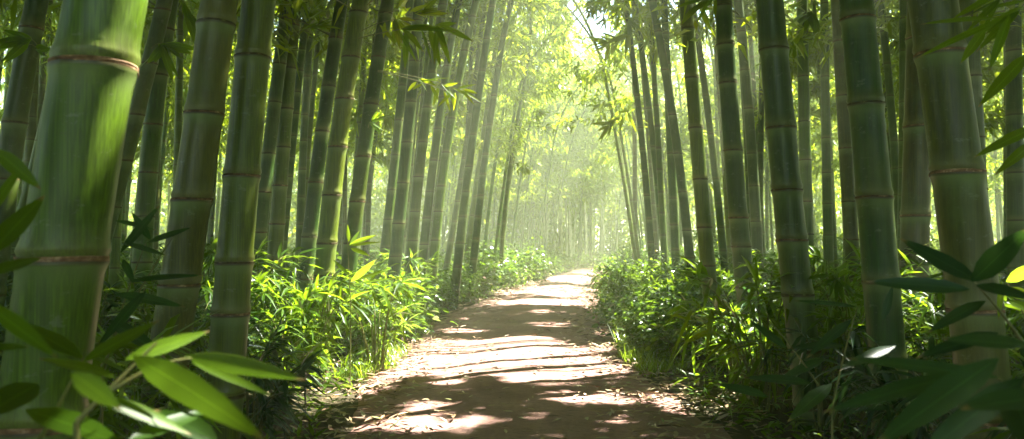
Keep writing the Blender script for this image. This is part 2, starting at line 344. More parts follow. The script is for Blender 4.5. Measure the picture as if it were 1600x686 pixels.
def ring_mesh(c, r, tilt):
    acc = Acc(); S = 48; k = (r / .08) * (.95 if r > .083 else .7); prof = ((-.008, 1.02), (-.0085, 1.06), (-.0035, 1.078), (.001, 1.07), (.0025, 1.084), (.0065, 1.065), (.0055, 1.02))
    a = np.linspace(0, 2 * np.pi, S, endpoint=False); V = []; g = np.random.default_rng(int(tilt * 1e6))
    rg = np.convolve(np.tile(g.normal(0, 1, S), 3), np.ones(4) / 4, 'same')[S:2 * S]
    for q_, (dz, q) in enumerate(prof):
        wob = (.0022 * rg + .002 * np.sin(a * 3 + tilt * 9)) * (1.4 if dz < 0 else .6); qq = q + .012 * np.roll(rg, q_ * 5)
        V.append(np.stack([c[0] + np.cos(a) * r * qq, c[1] + np.sin(a) * r * qq, c[2] + dz * k + wob], 1))
    V = np.concatenate(V); K = len(prof)
    Fq = [[k * S + s, k * S + (s + 1) % S, (k + 1) * S + (s + 1) % S, (k + 1) * S + s] for k in range(K - 1) for s in range(S)]
    acc.add(V, np.array(Fq)); return acc.mesh('node_ring', [M['ring']])

def bamboo(axis, D, H, nodes, tone, label, group, detail=1, zc=3.2, nleaf=1500, L=.24, W=.045, Lb=1.6, rings=(), cat='bamboo', name='bamboo', prof='lo'):
    base = axis(0)[0]; gz = float(ground_z(base[0], base[1]))
    root = thing(name, label, cat, (base[0], base[1], gz), 0, group)
    o3 = np.array([base[0], base[1], gz]); ax = lambda z: axis(z) - o3
    nodes = np.array(nodes); S = stations(nodes[nodes < H], detail)
    S = np.concatenate([[[gz - .12], [0], [0], [0], [0]], S, [[H + .2], [0], [0], [0], [0]]], 1)
    S = S[:, np.argsort(S[0])]; z, b = S[0], S[1]
    rad = D / 2 * np.clip(1.03 - .055 * z, .12, 1.2); rad[-1] *= .3
    rad = rad + D / 2 * b * (1.0 if D > .12 else 1.1)
    V, Fq = tube_culm(ax, z, rad, {2: 40, 1: 16, 0: 8}[detail]); sd_ = {2: 40, 1: 16, 0: 8}[detail]
    cu = obj('culm', mesh('culm', V, Fq, [M['culm']], None, True, {'below': np.repeat(S[2], sd_), 'scar': np.repeat(S[3], sd_), 'above': np.repeat(S[4], sd_)}), root, tuple(c * random.uniform(.88, 1.12) for c in TONES[tone]))
    if nleaf:
        cm = crown_mesh(axis, nodes, zc, H, nleaf, L, W, Lb, prof=prof)
        if cm:
            cm.transform(__import__('mathutils').Matrix.Translation(-Vector(o3)))
            obj('crown', cm, root)
    for q in rings:
        r = D / 2 * (1.03 - .055 * q)
        obj('node_ring', ring_mesh(ax(q)[0], r, random.random()), root, (1.3, 1.15, 1.1) if D > .172 else random.choice([(.9, .8, .6), (.45, .6, .35), (.6, .65, .4)]))
    return root

def nodes_from(zn, H, sp=.36):
    zn = sorted(zn); lo = [z for z in zn]
    if len(zn) > 1: sp = float(np.mean(np.diff(zn)))
    sp = min(max(sp, .24), .48)
    while lo[0] - sp * .9 > .1: lo.insert(0, lo[0] - sp * random.uniform(.82, .95))
    while lo[-1] < H: lo.append(lo[-1] + sp * random.uniform(.95, 1.08))
    return np.array(lo)
MAIN = []
def main(pts, w, D, tone, nys, label, group, detail=2, rings=True, H=None, cat='bamboo', arch=None, nleaf=None, zc=None):
    """pts: photo pixels down the culm; w: its width in pixels; D: its diameter in metres"""
    if nleaf is None: nleaf = 1500 if w <= 30 else 3600
    d = D * F / w; W3 = [at(x, y, d) for x, y in pts]
    H = H or random.uniform(9.5, 12)
    side = -1 if pts[0][0] < 820 else 1
    arch = arch or (-side * random.uniform(.8, 2.0), random.uniform(-.8, .8))
    ax = make_axis([p[2] for p in W3], [p[0] for p in W3], [d] * len(W3), H, arch)
    zn = [at(pts[0][0], y, d)[2] for y in nys]
    if len(zn) == 1: zn.append(zn[0] + .36)
    zn = [z for z in zn if z > .05]
    nodes = nodes_from(zn, H); top = at(800, -40, d)[2]
    rg = [z for z in nodes if .1 < z < top] if rings else []
    Dm = D / (1.03 - .055 * at(800, 250, d)[2])
    MAIN.append((ax(0)[0][0], d))
    return bamboo(ax, Dm, H, nodes, tone, label, group, detail, zc if zc else (max(2.4, 1.05 + .27 * d) if w <= 30 else max(3.0, 1.05 + .38 * d)), nleaf, rings=rg, cat=cat)

GL, GR = 'large bamboo culms left of the path', 'large bamboo culms right of the path'
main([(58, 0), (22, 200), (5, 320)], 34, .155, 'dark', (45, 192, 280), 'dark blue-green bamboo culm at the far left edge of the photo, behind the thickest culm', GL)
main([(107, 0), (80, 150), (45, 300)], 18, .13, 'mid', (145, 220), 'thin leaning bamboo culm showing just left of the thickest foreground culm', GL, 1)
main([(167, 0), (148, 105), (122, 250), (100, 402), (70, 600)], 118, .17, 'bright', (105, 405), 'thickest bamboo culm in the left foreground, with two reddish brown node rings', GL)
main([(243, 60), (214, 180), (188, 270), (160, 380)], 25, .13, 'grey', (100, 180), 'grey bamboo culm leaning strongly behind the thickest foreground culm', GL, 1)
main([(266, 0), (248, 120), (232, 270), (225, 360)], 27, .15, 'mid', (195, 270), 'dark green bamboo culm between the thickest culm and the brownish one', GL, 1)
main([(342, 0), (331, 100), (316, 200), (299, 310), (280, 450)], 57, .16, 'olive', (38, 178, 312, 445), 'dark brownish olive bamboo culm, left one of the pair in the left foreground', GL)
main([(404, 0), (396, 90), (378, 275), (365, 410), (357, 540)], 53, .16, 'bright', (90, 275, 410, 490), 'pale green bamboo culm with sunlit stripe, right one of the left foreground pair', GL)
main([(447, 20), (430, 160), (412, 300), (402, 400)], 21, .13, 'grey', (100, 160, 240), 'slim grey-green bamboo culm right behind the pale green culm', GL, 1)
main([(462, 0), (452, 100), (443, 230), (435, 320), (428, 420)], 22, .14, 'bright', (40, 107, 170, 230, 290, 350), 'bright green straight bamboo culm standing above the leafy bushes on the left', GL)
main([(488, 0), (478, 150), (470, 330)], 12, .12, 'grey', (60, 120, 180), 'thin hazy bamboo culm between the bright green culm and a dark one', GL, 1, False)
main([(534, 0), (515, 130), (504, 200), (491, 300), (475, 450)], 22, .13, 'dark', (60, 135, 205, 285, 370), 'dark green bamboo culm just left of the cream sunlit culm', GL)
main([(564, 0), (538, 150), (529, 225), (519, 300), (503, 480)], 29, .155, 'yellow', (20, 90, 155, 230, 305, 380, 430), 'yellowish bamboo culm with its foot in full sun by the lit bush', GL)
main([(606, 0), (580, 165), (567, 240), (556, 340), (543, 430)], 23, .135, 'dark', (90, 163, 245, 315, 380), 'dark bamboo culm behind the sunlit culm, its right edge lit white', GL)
GM = 'slender bamboo culms along the left of the path'
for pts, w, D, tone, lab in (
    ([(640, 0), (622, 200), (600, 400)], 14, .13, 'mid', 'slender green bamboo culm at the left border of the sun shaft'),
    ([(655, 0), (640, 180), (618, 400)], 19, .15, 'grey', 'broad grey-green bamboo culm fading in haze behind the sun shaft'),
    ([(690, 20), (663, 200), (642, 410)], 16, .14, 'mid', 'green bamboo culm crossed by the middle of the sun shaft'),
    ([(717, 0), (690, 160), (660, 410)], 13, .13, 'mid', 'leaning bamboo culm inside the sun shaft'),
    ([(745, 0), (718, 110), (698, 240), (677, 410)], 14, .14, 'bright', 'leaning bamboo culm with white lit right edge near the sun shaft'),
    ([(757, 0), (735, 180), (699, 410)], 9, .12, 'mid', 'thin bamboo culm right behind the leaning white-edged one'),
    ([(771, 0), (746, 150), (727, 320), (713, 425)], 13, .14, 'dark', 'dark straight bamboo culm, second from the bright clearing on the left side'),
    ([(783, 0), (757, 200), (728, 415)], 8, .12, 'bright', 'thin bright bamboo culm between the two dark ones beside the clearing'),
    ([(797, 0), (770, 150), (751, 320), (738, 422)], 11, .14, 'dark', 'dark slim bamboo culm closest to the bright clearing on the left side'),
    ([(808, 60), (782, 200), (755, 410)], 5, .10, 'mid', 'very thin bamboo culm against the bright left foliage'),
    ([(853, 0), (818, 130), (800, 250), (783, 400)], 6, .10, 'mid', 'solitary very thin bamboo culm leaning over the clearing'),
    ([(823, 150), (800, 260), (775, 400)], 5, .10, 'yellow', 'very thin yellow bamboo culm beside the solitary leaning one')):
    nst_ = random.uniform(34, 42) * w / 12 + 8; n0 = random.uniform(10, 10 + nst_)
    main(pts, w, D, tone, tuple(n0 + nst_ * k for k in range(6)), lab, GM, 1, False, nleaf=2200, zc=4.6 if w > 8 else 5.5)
main([(977, 0), (993, 130), (1006, 250), (1018, 400)], 10, .12, 'grey', (50, 100, 150, 200), 'pale hazy bamboo culm nearest the clearing on the right', GR, 1, False, nleaf=1800, zc=5)
main([(992, 0), (1012, 150), (1023, 250), (1040, 415)], 10, .12, 'mid', (60, 110, 170, 230, 290), 'slim green bamboo culm, second from the clearing on the right', GR, 1, False, nleaf=1800, zc=4.8)
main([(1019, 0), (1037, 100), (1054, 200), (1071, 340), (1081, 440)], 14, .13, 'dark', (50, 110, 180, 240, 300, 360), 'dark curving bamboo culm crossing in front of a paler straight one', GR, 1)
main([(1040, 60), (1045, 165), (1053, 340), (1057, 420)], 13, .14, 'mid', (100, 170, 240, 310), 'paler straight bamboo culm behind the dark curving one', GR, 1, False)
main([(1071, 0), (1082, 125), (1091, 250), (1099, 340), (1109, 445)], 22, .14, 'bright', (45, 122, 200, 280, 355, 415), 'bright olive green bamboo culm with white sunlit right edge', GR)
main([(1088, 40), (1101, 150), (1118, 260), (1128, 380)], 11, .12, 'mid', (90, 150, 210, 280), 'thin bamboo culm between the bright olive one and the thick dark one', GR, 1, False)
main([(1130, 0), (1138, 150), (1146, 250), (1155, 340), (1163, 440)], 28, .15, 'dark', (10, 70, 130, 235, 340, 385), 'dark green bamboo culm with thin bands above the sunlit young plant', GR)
main([(1153, 0), (1168, 150), (1178, 300), (1183, 380)], 16, .13, 'grey', (50, 110, 170, 240), 'pale grey bamboo culm behind and right of the dark banded culm', GR, 1, False)
main([(1203, 0), (1210, 100), (1219, 200), (1230, 300), (1239, 375), (1250, 500)], 44, .16, 'grey', (78, 200, 297, 375, 460), 'thick grey-green bamboo culm with four clear rings, right of the sunlit young plant', GR)
main([(1253, 0), (1256, 150), (1259, 300), (1262, 380)], 18, .14, 'mid', (60, 120, 190, 250, 315), 'upright bamboo culm just right of the thick grey-green one', GR, 1)
main([(1288, 0), (1290, 180), (1293, 330)], 14, .13, 'grey', (60, 120, 216, 270), 'pale straight bamboo culm with a white sunlit strip', GR, 1, False)
main([(1308, 0), (1315, 120), (1322, 240), (1331, 390)], 21, .14, 'olive', (65, 150, 232, 315), 'slim bamboo culm close behind the left side of the thick dark green one', GR, 1)
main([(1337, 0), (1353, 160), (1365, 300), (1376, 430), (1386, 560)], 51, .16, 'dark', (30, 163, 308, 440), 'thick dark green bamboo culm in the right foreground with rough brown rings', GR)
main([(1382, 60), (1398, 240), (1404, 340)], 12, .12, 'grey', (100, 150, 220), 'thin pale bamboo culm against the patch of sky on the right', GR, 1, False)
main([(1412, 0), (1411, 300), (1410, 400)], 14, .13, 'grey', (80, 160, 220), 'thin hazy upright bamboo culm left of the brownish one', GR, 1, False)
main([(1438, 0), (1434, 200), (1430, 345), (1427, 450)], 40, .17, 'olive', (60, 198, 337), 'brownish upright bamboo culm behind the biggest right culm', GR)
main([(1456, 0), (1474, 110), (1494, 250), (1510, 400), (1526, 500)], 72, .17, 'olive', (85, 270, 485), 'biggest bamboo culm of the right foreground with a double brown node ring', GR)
main([(1511, 0), (1519, 120), (1526, 300), (1532, 420)], 28, .15, 'grey', (30, 120, 215), 'grey bamboo culm just right of the biggest right culm', GR, 1)
main([(1583, 0), (1585, 200), (1588, 420)], 24, .14, 'grey', (80, 180, 270), 'pale upright bamboo culm at the right edge of the photo', GR, 1, False)

# ---- the rest of the grove
MAINA = np.array(MAIN)
def on_path(x, y, m): return abs(x - pcx(y)) < phw(y) + m
placed = [tuple(p) for p in MAIN]
def lab_for(x, y, inview):
    side = 'left' if x < pcx(y) else 'right'
    if not inview: return f'bamboo culm standing off the {side} side of the view near the path', f'bamboo culms beside the {side} of the view'
    if y < 13: return f'mid-distance bamboo culm behind the large {side} foreground culms', f'mid-distance bamboo culms {side} of the path'
    if y < 24: return f'slim hazy bamboo culm in the grove {side} of the path', f'hazy bamboo culms {side} of the path'
    if abs(x / y - .08) < .16: return 'thin faded bamboo culm in the far grove where the path bends', 'faded culms at the bend of the path'
    return f'faint distant bamboo culm deep in the {side} grove', f'faint distant bamboo culms in the {side} grove'
def grove(n, xr, yr, mind, cond, **kw):
    k = 0; tries = 0
    while k < n and tries < 20000:
        tries += 1
        x = random.uniform(*xr); y = random.uniform(*yr)
        if not cond(x, y) or on_path(x, y, .75 if y < 30 else .5): continue
        if any((x - a) ** 2 + (y - b) ** 2 < mind ** 2 for a, b in placed): continue
        if any(0 < (x - a) * .848 + (y - b) * .53 < 7.6 and abs((x - a) * .53 - (y - b) * .848) < q for a, b, q in ((-.3, 7.0, .75), (-.6, 4.4, .2), (.47, 5.2, .22), (-1.3, 3.5, .15))): continue
        placed.append((x, y)); k += 1
        side = 1 if x > pcx(y) else -1
        H = random.uniform(9, 12.5); lean = random.uniform(-.02, .11) * -side; ly = random.uniform(-.05, .04)
        ax = make_axis([0, 2, 5], [x, x + 2 * lean * .9, x + 5 * lean], [y, y + 2 * ly, y + 5 * ly], H, (-side * random.uniform(.5, 2), random.uniform(-1, 1)))
        nodes = nodes_from([random.uniform(.2, .5)], H, random.uniform(.28, .38))
        inv = abs(x) < .7 * y + .3
        lab, grp = lab_for(x, y, inv)
        D = random.uniform(.095, .15)
        bamboo(ax, D, H, nodes, random.choice(['mid', 'dark', 'grey', 'yellow', 'bright', 'bright', 'olive']), lab, grp, 0 if y > 12 else 1, **kw(x, y) if callable(kw) else {k_: (v(x, y) if callable(v) else v) for k_, v in kw.items()})
inview = lambda x, y: abs(x) < .72 * y + .5
# crowns that shade the path: beside the view on the right, nearer than the frame edge
grove(28, (1.6, 13), (-4, 26), 1.0, lambda x, y: x > pcx(y) + 1.6 and not (inview(x, y) and y < 7) and not (x < 8 and inview(x, y) and y < 9), nleaf=3600, zc=3.0, L=.26, W=.055)
grove(14, (-9, -1.6), (-4, 8), 1.2, lambda x, y: not inview(x, y), nleaf=2600, zc=3.0, L=.26, W=.055)
grove(58, (-12, 13), (7.5, 17), .62, lambda x, y: inview(x, y) and abs(x - pcx(y)) > 1.9, nleaf=lambda x, y: 2000 if y > 11 else 2800, zc=lambda x, y: random.uniform(3.2, 5), L=.23, W=.042)
grove(70, (-18, 22), (16, 30), .75, lambda x, y: inview(x, y), nleaf=lambda x, y: 2300 if x < pcx(y) and y < 24 else 1500, zc=lambda x, y: random.uniform(2.2, 5), L=.32, W=.075, Lb=1.9)
grove(80, (-26, 36), (29, 50), .9, lambda x, y: inview(x, y), nleaf=1300, zc=lambda x, y: random.uniform(1.8, 5), L=.38, W=.09, Lb=2.2)
grove(34, (-6, 11), (35, 49), .6, lambda x, y: abs(x / y - .08) < .15, nleaf=2000, zc=lambda x, y: random.uniform(2.2, 3.4), L=.34, W=.085, Lb=2.2)

# culms that lean in over the path and close the view above it
k = 0
for y in np.linspace(16.5, 33, 17):
    side = 1 if k % 2 else -1; k += 1
    x = float(pcx(y) + side * (phw(y) + random.uniform(.8, 2.2))); H = random.uniform(9, 11.5); lean = -side * random.uniform(.08, .16)
    placed.append((x, y)); ax = make_axis([0, 2, 5], [x, x + 1.9 * lean, x + 5.4 * lean], [y, y, y], H, (-side * random.uniform(2.2, 3.6), random.uniform(-1, .5)))
    bamboo(ax, random.uniform(.08, .11), H, nodes_from([.3], H, .33), random.choice(['bright', 'mid', 'yellow']), 'thin leafy bamboo culm arching in over the sunlit clearing of the path', 'arching culms over the clearing', 0,
           zc=random.uniform(2.6, 3.6), nleaf=2600, L=.24, W=.05, Lb=2.0)

# ------------------------------------------------------------------ ground, path, litter
def grid_mesh(name, xs, ys, zf, mat):
    X, Y = np.meshgrid(xs, ys); Z = zf(X, Y); V = np.stack([X, Y, Z], -1).reshape(-1, 3)
    nx, ny = len(xs), len(ys); i = np.arange(ny - 1)[:, None] * nx + np.arange(nx - 1)[None]
    Fq = np.stack([i, i + 1, i + nx + 1, i + nx], -1).reshape(-1, 4)
    return mesh(name, V, Fq, [mat])
def spread(a, b, n, p=2.2):
    t = np.linspace(-1, 1, n); return np.sign(t) * np.abs(t) ** p * (b - a) / 2 + (a + b) / 2
xs = spread(-110, 110, 341, 2.6); ys = np.concatenate([np.linspace(-60, -6, 30)[:-1], np.linspace(-6, 40, 300)[:-1], np.linspace(40, 150, 70)])
def gz_noise(X, Y):
    Z = ground_z(X, Y); e = np.abs(X - pcx(Y)) - phw(Y); t = np.clip((e + .1) / .5, .0, 1)
    n = np.vectorize(lambda a, b: mn.noise(Vector((a * 2.1, b * 2.1, 3))))(X, Y)
    return Z + .03 * n * t
g = obj('ground', grid_mesh('ground', xs, ys, gz_noise, M['soil'])); g['kind'] = 'structure'
py = np.concatenate([np.linspace(-20, 1, 40)[:-1], np.linspace(1, 30, 420)[:-1], np.linspace(30, 85, 200)])
u = np.linspace(-1, 1, 61)
Y, U = np.meshgrid(py, u, indexing='ij')
edge = .12 * np.sin(Y * 1.9) + .07 * np.sin(Y * 4.7 + 1) + .05 * np.sin(Y * 9.1)
X = pcx(Y) + U * (phw(Y) + .22 + np.where(U > 0, edge, -edge * .8) * .5)
nz = np.vectorize(lambda a, b: .018 * mn.noise(Vector((a * 1.6, b * 1.6, 0))) + .007 * mn.noise(Vector((a * 6, b * 6, 4))))(X, Y)
Z = .012 - .07 * np.abs(U) ** 5 - .018 * np.exp(-((np.abs(U) - .45) / .18) ** 2) + nz
V = np.stack([X, Y, Z], -1).reshape(-1, 3); nx = len(u); i = np.arange(len(py) - 1)[:, None] * nx + np.arange(nx - 1)[None]
p = obj('path', mesh('path', V, np.stack([i, i + 1, i + nx + 1, i + nx], -1).reshape(-1, 4), [M['path']])); p['kind'] = 'structure'
# fallen leaves: thick along the borders, thin on the path
def scatter_litter(n, yr, L):
    y = rng.uniform(*yr, n); side = rng.choice([-1, 1], n)
    e = np.where(rng.random(n) < .72, rng.normal(-.02, .24, n), rng.uniform(-1, .6, n))
    x = pcx(y) + side * (phw(y) + e)
    z = np.where(e < -.1, .018, np.maximum(ground_z(x, y), 0) + .02) + rng.uniform(0, .012, n)
    a = rng.uniform(0, 2 * np.pi, n); l = L * rng.uniform(.5, 1.2, n)
    A = np.stack([np.cos(a) * l, np.sin(a) * l, rng.normal(0, .12, n) * l], 1)
    Wd = np.stack([-np.sin(a), np.cos(a), rng.normal(0, .25, n)], 1) * (l * rng.uniform(.14, .3, n))[:, None]
    return np.stack([x, y, z], 1), A, Wd
acc = Acc()
for n, yr, L in ((3600, (2.6, 9), .09), (2600, (9, 22), .12)):
    P, A, Wd = scatter_litter(n, yr, L); V, Fq = leafset(P, A, Wd, -.05, 'lance_mid', .2); acc.add(V, Fq, 0, np.repeat(rng.random(n), 12))
lo = thing('fallen_leaves', 'dry tan fallen leaves littering the path and its borders', 'leaf litter', kind='stuff', me=acc.mesh('fallen_leaves', [M['litter']]))

# ------------------------------------------------------------------ undergrowth plants
def lance_plant(seed, h, spread_, nst, nl, L, W, mat, prof='lance_mid'):
    """arching stems with fans of narrow leaves"""
    r = np.random.default_rng(seed); st = Acc(); lf = Acc()
    az = r.uniform(0, 2 * np.pi, nst); hh = h * r.uniform(.55, 1.05, nst); sp_ = spread_ * r.uniform(.25, 1, nst)
    P0 = np.stack([np.cos(az) * .05, np.sin(az) * .05, np.full(nst, -.05)], 1)
    P2 = np.stack([np.cos(az) * sp_, np.sin(az) * sp_, hh * (1 - .15 * sp_ / spread_)], 1)
    P1 = np.stack([np.cos(az) * sp_ * .3, np.sin(az) * sp_ * .3, hh * .85], 1)
    V, Fq = tubes(P0, P1, P2, .006, .002, 5, 6); st.add(V, Fq)
    b = r.integers(0, nst, nl); s = r.beta(2.0, 1.0, nl)[:, None]
    P = P0[b] * (1 - s) ** 2 + 2 * P1[b] * s * (1 - s) + P2[b] * s * s
    out = nrm(P2[b] * np.array([1, 1, 0]) + 1e-3)
    d = nrm(out * .7 + r.normal(0, .55, (nl, 3)) + np.array([0, 0, .15])); l = L * r.uniform(.6, 1.2, nl)[:, None]
    w = nrm(np.cross(d, nrm(r.normal(0, .35, (nl, 3)) + np.array([0, 0, 1.0])))) * W * r.uniform(.75, 1.15, nl)[:, None]
    V, Fq = leafset(P, d * l, w, r.uniform(.15, .55, nl), prof); lf.add(V, Fq, 0, np.repeat(np.clip(r.normal(.48, .2, nl), 0, 1), per(prof)))
    return {'stem': st.mesh('stem', [M['twig']]), 'foliage': lf.mesh('foliage', [mat])}
def broad_plant(seed, h, rad, nl, L, W, mat):
    r = np.random.default_rng(seed); st = Acc(); lf = Acc()
    nst = 14; az = r.uniform(0, 2 * np.pi, nst); rr = rad * r.uniform(.1, .9, nst); hh = h * r.uniform(.5, 1, nst) * (1 - .35 * (rr / rad) ** 2)
    P0 = np.zeros((nst, 3)); P0[:, 2] = -.05; P2 = np.stack([np.cos(az) * rr, np.sin(az) * rr, hh], 1); P1 = P2 * np.array([.4, .4, .7])
    V, Fq = tubes(P0, P1, P2, .006, .002, 5, 5); st.add(V, Fq)
    cl = P2[r.integers(0, nst, nl)] * r.uniform(.45, 1.0, (nl, 1)) + r.normal(0, .085, (nl, 3)) * (rad / .4)
    cl[:, 2] = np.abs(cl[:, 2]) + .02
    d = nrm(nrm(cl * np.array([1, 1, .3])) + r.normal(0, .6, (nl, 3))); d[:, 2] *= .5; d = nrm(d); l = L * r.uniform(.55, 1.2, nl)[:, None]
    w = nrm(np.cross(d, nrm(r.normal(0, .45, (nl, 3)) + np.array([0, 0, 1.0])))) * W * r.uniform(.75, 1.15, nl)[:, None]
    V, Fq = leafset(cl, d * l, w, .3, 'oval', .14); lf.add(V, Fq, 0, np.repeat(np.clip(r.normal(.45, .2, nl), 0, 1), 15))
    return {'stem': st.mesh('stem', [M['twig']]), 'foliage': lf.mesh('foliage', [mat])}
def grass_tuft(seed, h, rad, n):
    r = np.random.default_rng(seed); lf = Acc(); az = r.uniform(0, 2 * np.pi, n); q = rad * np.sqrt(r.random(n))
    P = np.stack([np.cos(az) * q, np.sin(az) * q, np.full(n, -.02)], 1); l = h * r.uniform(.45, 1.1, n)[:, None]
    a2 = r.uniform(0, 2 * np.pi, n); d = nrm(np.stack([np.cos(a2) * .45, np.sin(a2) * .45, np.ones(n)], 1)); w = np.stack([-np.sin(a2), np.cos(a2), 0 * a2], 1) * r.uniform(.006, .012, (n, 1))
    V, Fq = leafset(P, d * l, w, r.uniform(.05, .5, n), 'blade', .1); lf.add(V, Fq, 0, np.repeat(np.clip(r.normal(.5, .2, n), 0, 1), 12))
    return {'': lf.mesh('grass_tuft', [M['grass']])}
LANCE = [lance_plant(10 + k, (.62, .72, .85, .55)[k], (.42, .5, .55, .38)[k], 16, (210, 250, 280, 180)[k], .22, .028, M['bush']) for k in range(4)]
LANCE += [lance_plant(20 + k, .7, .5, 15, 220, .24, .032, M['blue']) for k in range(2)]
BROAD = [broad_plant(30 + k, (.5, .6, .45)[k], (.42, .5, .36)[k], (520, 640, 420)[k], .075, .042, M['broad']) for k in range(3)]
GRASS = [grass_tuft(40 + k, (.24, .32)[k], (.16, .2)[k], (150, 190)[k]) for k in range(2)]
def put(kind, src, x, y, s, label, group, cat, rz=None):
    rz = random.uniform(0, 6.28) if rz is None else rz
    z = max(float(ground_z(x, y)), 0) if on_path(x, y, .3) else float(ground_z(x, y))
    o = thing(kind, label, cat, (x, y, z), rz, group, me=src.get(''))
    o.scale = (s, s, s * random.uniform(.9, 1.1))
    for k, me in src.items():
        if k: obj(k, me, o)
    return o
plants = []
def strip(n, kind, srcs, yr, er, sr, label, group, cat, mind, side=None, cond=None):
    k = t = 0
    while k < n and t < 6000:
        t += 1; y = random.uniform(*yr); sd = side or random.choice((-1, 1)); e = random.uniform(*er)
        x = float(pcx(y) + sd * (phw(y) + e))
        if not (abs(x) < .74 * y + .7): continue
        if cond and not cond(x, y): continue
        if any((x - a) ** 2 + (y - b) ** 2 < mind ** 2 for a, b in plants): continue
        if (x * x + y * y) < 1.3: continue
        plants.append((x, y)); k += 1
        sname = 'left' if sd < 0 else 'right'
        put(kind, random.choice(srcs), x, y, random.uniform(*sr), label.replace('SIDE', sname), group.replace('SIDE', sname), cat)
for sd in (-1, 1):
    strip(26, 'young_bamboo_plant', LANCE, (1.7, 6.2), (.35, 2.8), (.75, 1.1), 'shaded young bamboo plant among the near SIDE undergrowth', 'near SIDE undergrowth', 'plant', .40, sd)
    strip(24, 'young_bamboo_plant', LANCE[:4], (6, 15), (.35, 2.4), (.8, 1.1), 'young bamboo plant in the mid SIDE border of the path', 'mid SIDE undergrowth', 'plant', .45, sd)
    strip(30, 'leafy_shrub', BROAD, (5.5, 16), (.12, 1.6), (.7, 1.15), 'low broad-leaved shrub spilling over the SIDE edge of the path', 'broad-leaved shrubs on the SIDE edge', 'shrub', .36, sd)
    strip(22, 'leafy_shrub', BROAD, (15, 34), (.2, 3), (1.0, 1.6), 'distant rounded shrub along the SIDE border near the bend', 'distant shrubs on the SIDE', 'shrub', .7, sd)
    strip(14, 'grass_tuft', GRASS, (5.6, 12), (-.02, .35), (.5, .95), 'small green grass tuft at the SIDE edge of the path', 'grass tufts on the SIDE edge', 'grass', .22, sd)
    strip(22, 'young_bamboo_plant', LANCE, (8, 20), (2.2, 9), (1.0, 1.6), 'dim young bamboo plant under the SIDE grove', 'young plants under the SIDE grove', 'plant', .9, sd)
put('grass_tuft', GRASS[1], 1.33, 7.6, 1.25, 'large sunlit grass tuft on the right edge of the path', None, 'grass')
put('young_bamboo_plant', LANCE[2], -1.15, 6.3, 1.0, 'brightly sunlit young bamboo plant spilling onto the left of the path', None, 'plant', .4)
put('young_bamboo_plant', LANCE[1], -1.55, 5.7, 1.1, 'tall sunlit young bamboo plant at the foot of the yellowish culm', None, 'plant', 2.4)
put('young_bamboo_plant', LANCE[0], -1.5, 6.9, 1.15, 'sunlit young bamboo plant behind the bright bush on the left', None, 'plant', 1.4)
put('young_bamboo_plant', LANCE[0], 1.62, 5.2, 1.0, 'sunlit young bamboo plant below the dark banded culm on the right', None, 'plant', 3.0)
for k, (x, y, s) in enumerate(((-.1, 18.5, 1.5), (.3, 20.5, 1.7), (.75, 23, 1.6), (-.6, 21, 1.9), (-.9, 17, 1.5))):
    put('leafy_shrub', BROAD[k % 3], x, y, s, 'glowing yellow-green shrub in the clearing left of the bend', 'sunlit shrubs at the clearing', 'shrub')

# low ground cover and the far wood
def cover(n, xr, yr, L, W, zr, cond, prof='lo'):
    x = rng.uniform(*xr, n); y = rng.uniform(*yr, n); e = np.abs(x - pcx(y)) - phw(y); k = (e > .12) & (np.abs(x) < .8 * y + 1.5) & cond(x, y, e)
    x, y = x[k], y[k]; m = len(x); z = ground_z(x, y) + rng.uniform(*zr, m) * (.6 + .5 * np.sin(x * 2.3) * np.sin(y * 1.9))
    d = nrm(rng.normal(0, 1, (m, 3)) * np.array([1, 1, .5]) + np.array([0, 0, .25])); A = d * L * rng.uniform(.5, 1.2, (m, 1))
    w = nrm(np.cross(d, nrm(rng.normal(0, .4, (m, 3)) + np.array([0, 0, 1.0])))) * W * rng.uniform(.7, 1.2, (m, 1))
    return leafset(np.stack([x, y, z], 1), A, w, .3, prof) + (np.repeat(np.clip(rng.normal(.42, .2, m), 0, 1), per(prof)),)
acc = Acc()
V, Fq, a = cover(26000, (-6, 7), (.9, 9), .12, .024, (.0, .26), lambda x, y, e: e < 6, 'lance_mid'); acc.add(V, Fq, 0, a)
V, Fq, a = cover(42000, (-13, 15), (8, 22), .17, .045, (.0, .34), lambda x, y, e: e < 12); acc.add(V, Fq, 0, a)
V, Fq, a = cover(60000, (-34, 40), (20, 50), .32, .10, (.0, .7), lambda x, y, e: e < 50); acc.add(V, Fq, 0, a)
thing('ground_cover', 'low leafy ground cover carpeting the forest floor', 'ground cover', kind='stuff', me=acc.mesh('ground_cover', [M['bush']]))

acc = Acc(); n = 230
x = rng.uniform(-48, 62, n); y = rng.uniform(51, 74, n); O = np.stack([x, y, np.full(n, -.1)], 1)
top = O + np.stack([rng.normal(0, .6, n), rng.normal(0, .3, n), np.full(n, 12.0)], 1)
V, Fq = tubes(O, (O + top) / 2, top, .08, .04, 6, 3); acc.add(V, Fq, 1)
n = 150000; x = rng.uniform(-52, 66, n); y = rng.uniform(50, 76, n); z = 12.5 * rng.beta(1.6, 1.2, n)
cl = np.sin(x * .9 + 1.7 * np.sin(z * .7)) * np.sin(y * .8 + z * .9) + .5 * np.sin(x * 2.3 + z * 1.9)
k = (cl > -.25) & ((z > 3.0) | (z < .8) | (rng.random(n) < .45)); x, y, z = x[k], y[k], z[k]; n = len(x)
d = nrm(rng.normal(0, 1, (n, 3)) + np.array([0, 0, -.4])); A = d * .6 * rng.uniform(.6, 1.2, (n, 1)); w = nrm(np.cross(d, rng.normal(0, 1, (n, 3)))) * .17
V, Fq = leafset(np.stack([x, y, z], 1), A, w, .2); acc.add(V, Fq, 0, np.repeat(np.clip(rng.normal(.5, .2, n), 0, 1), 4))
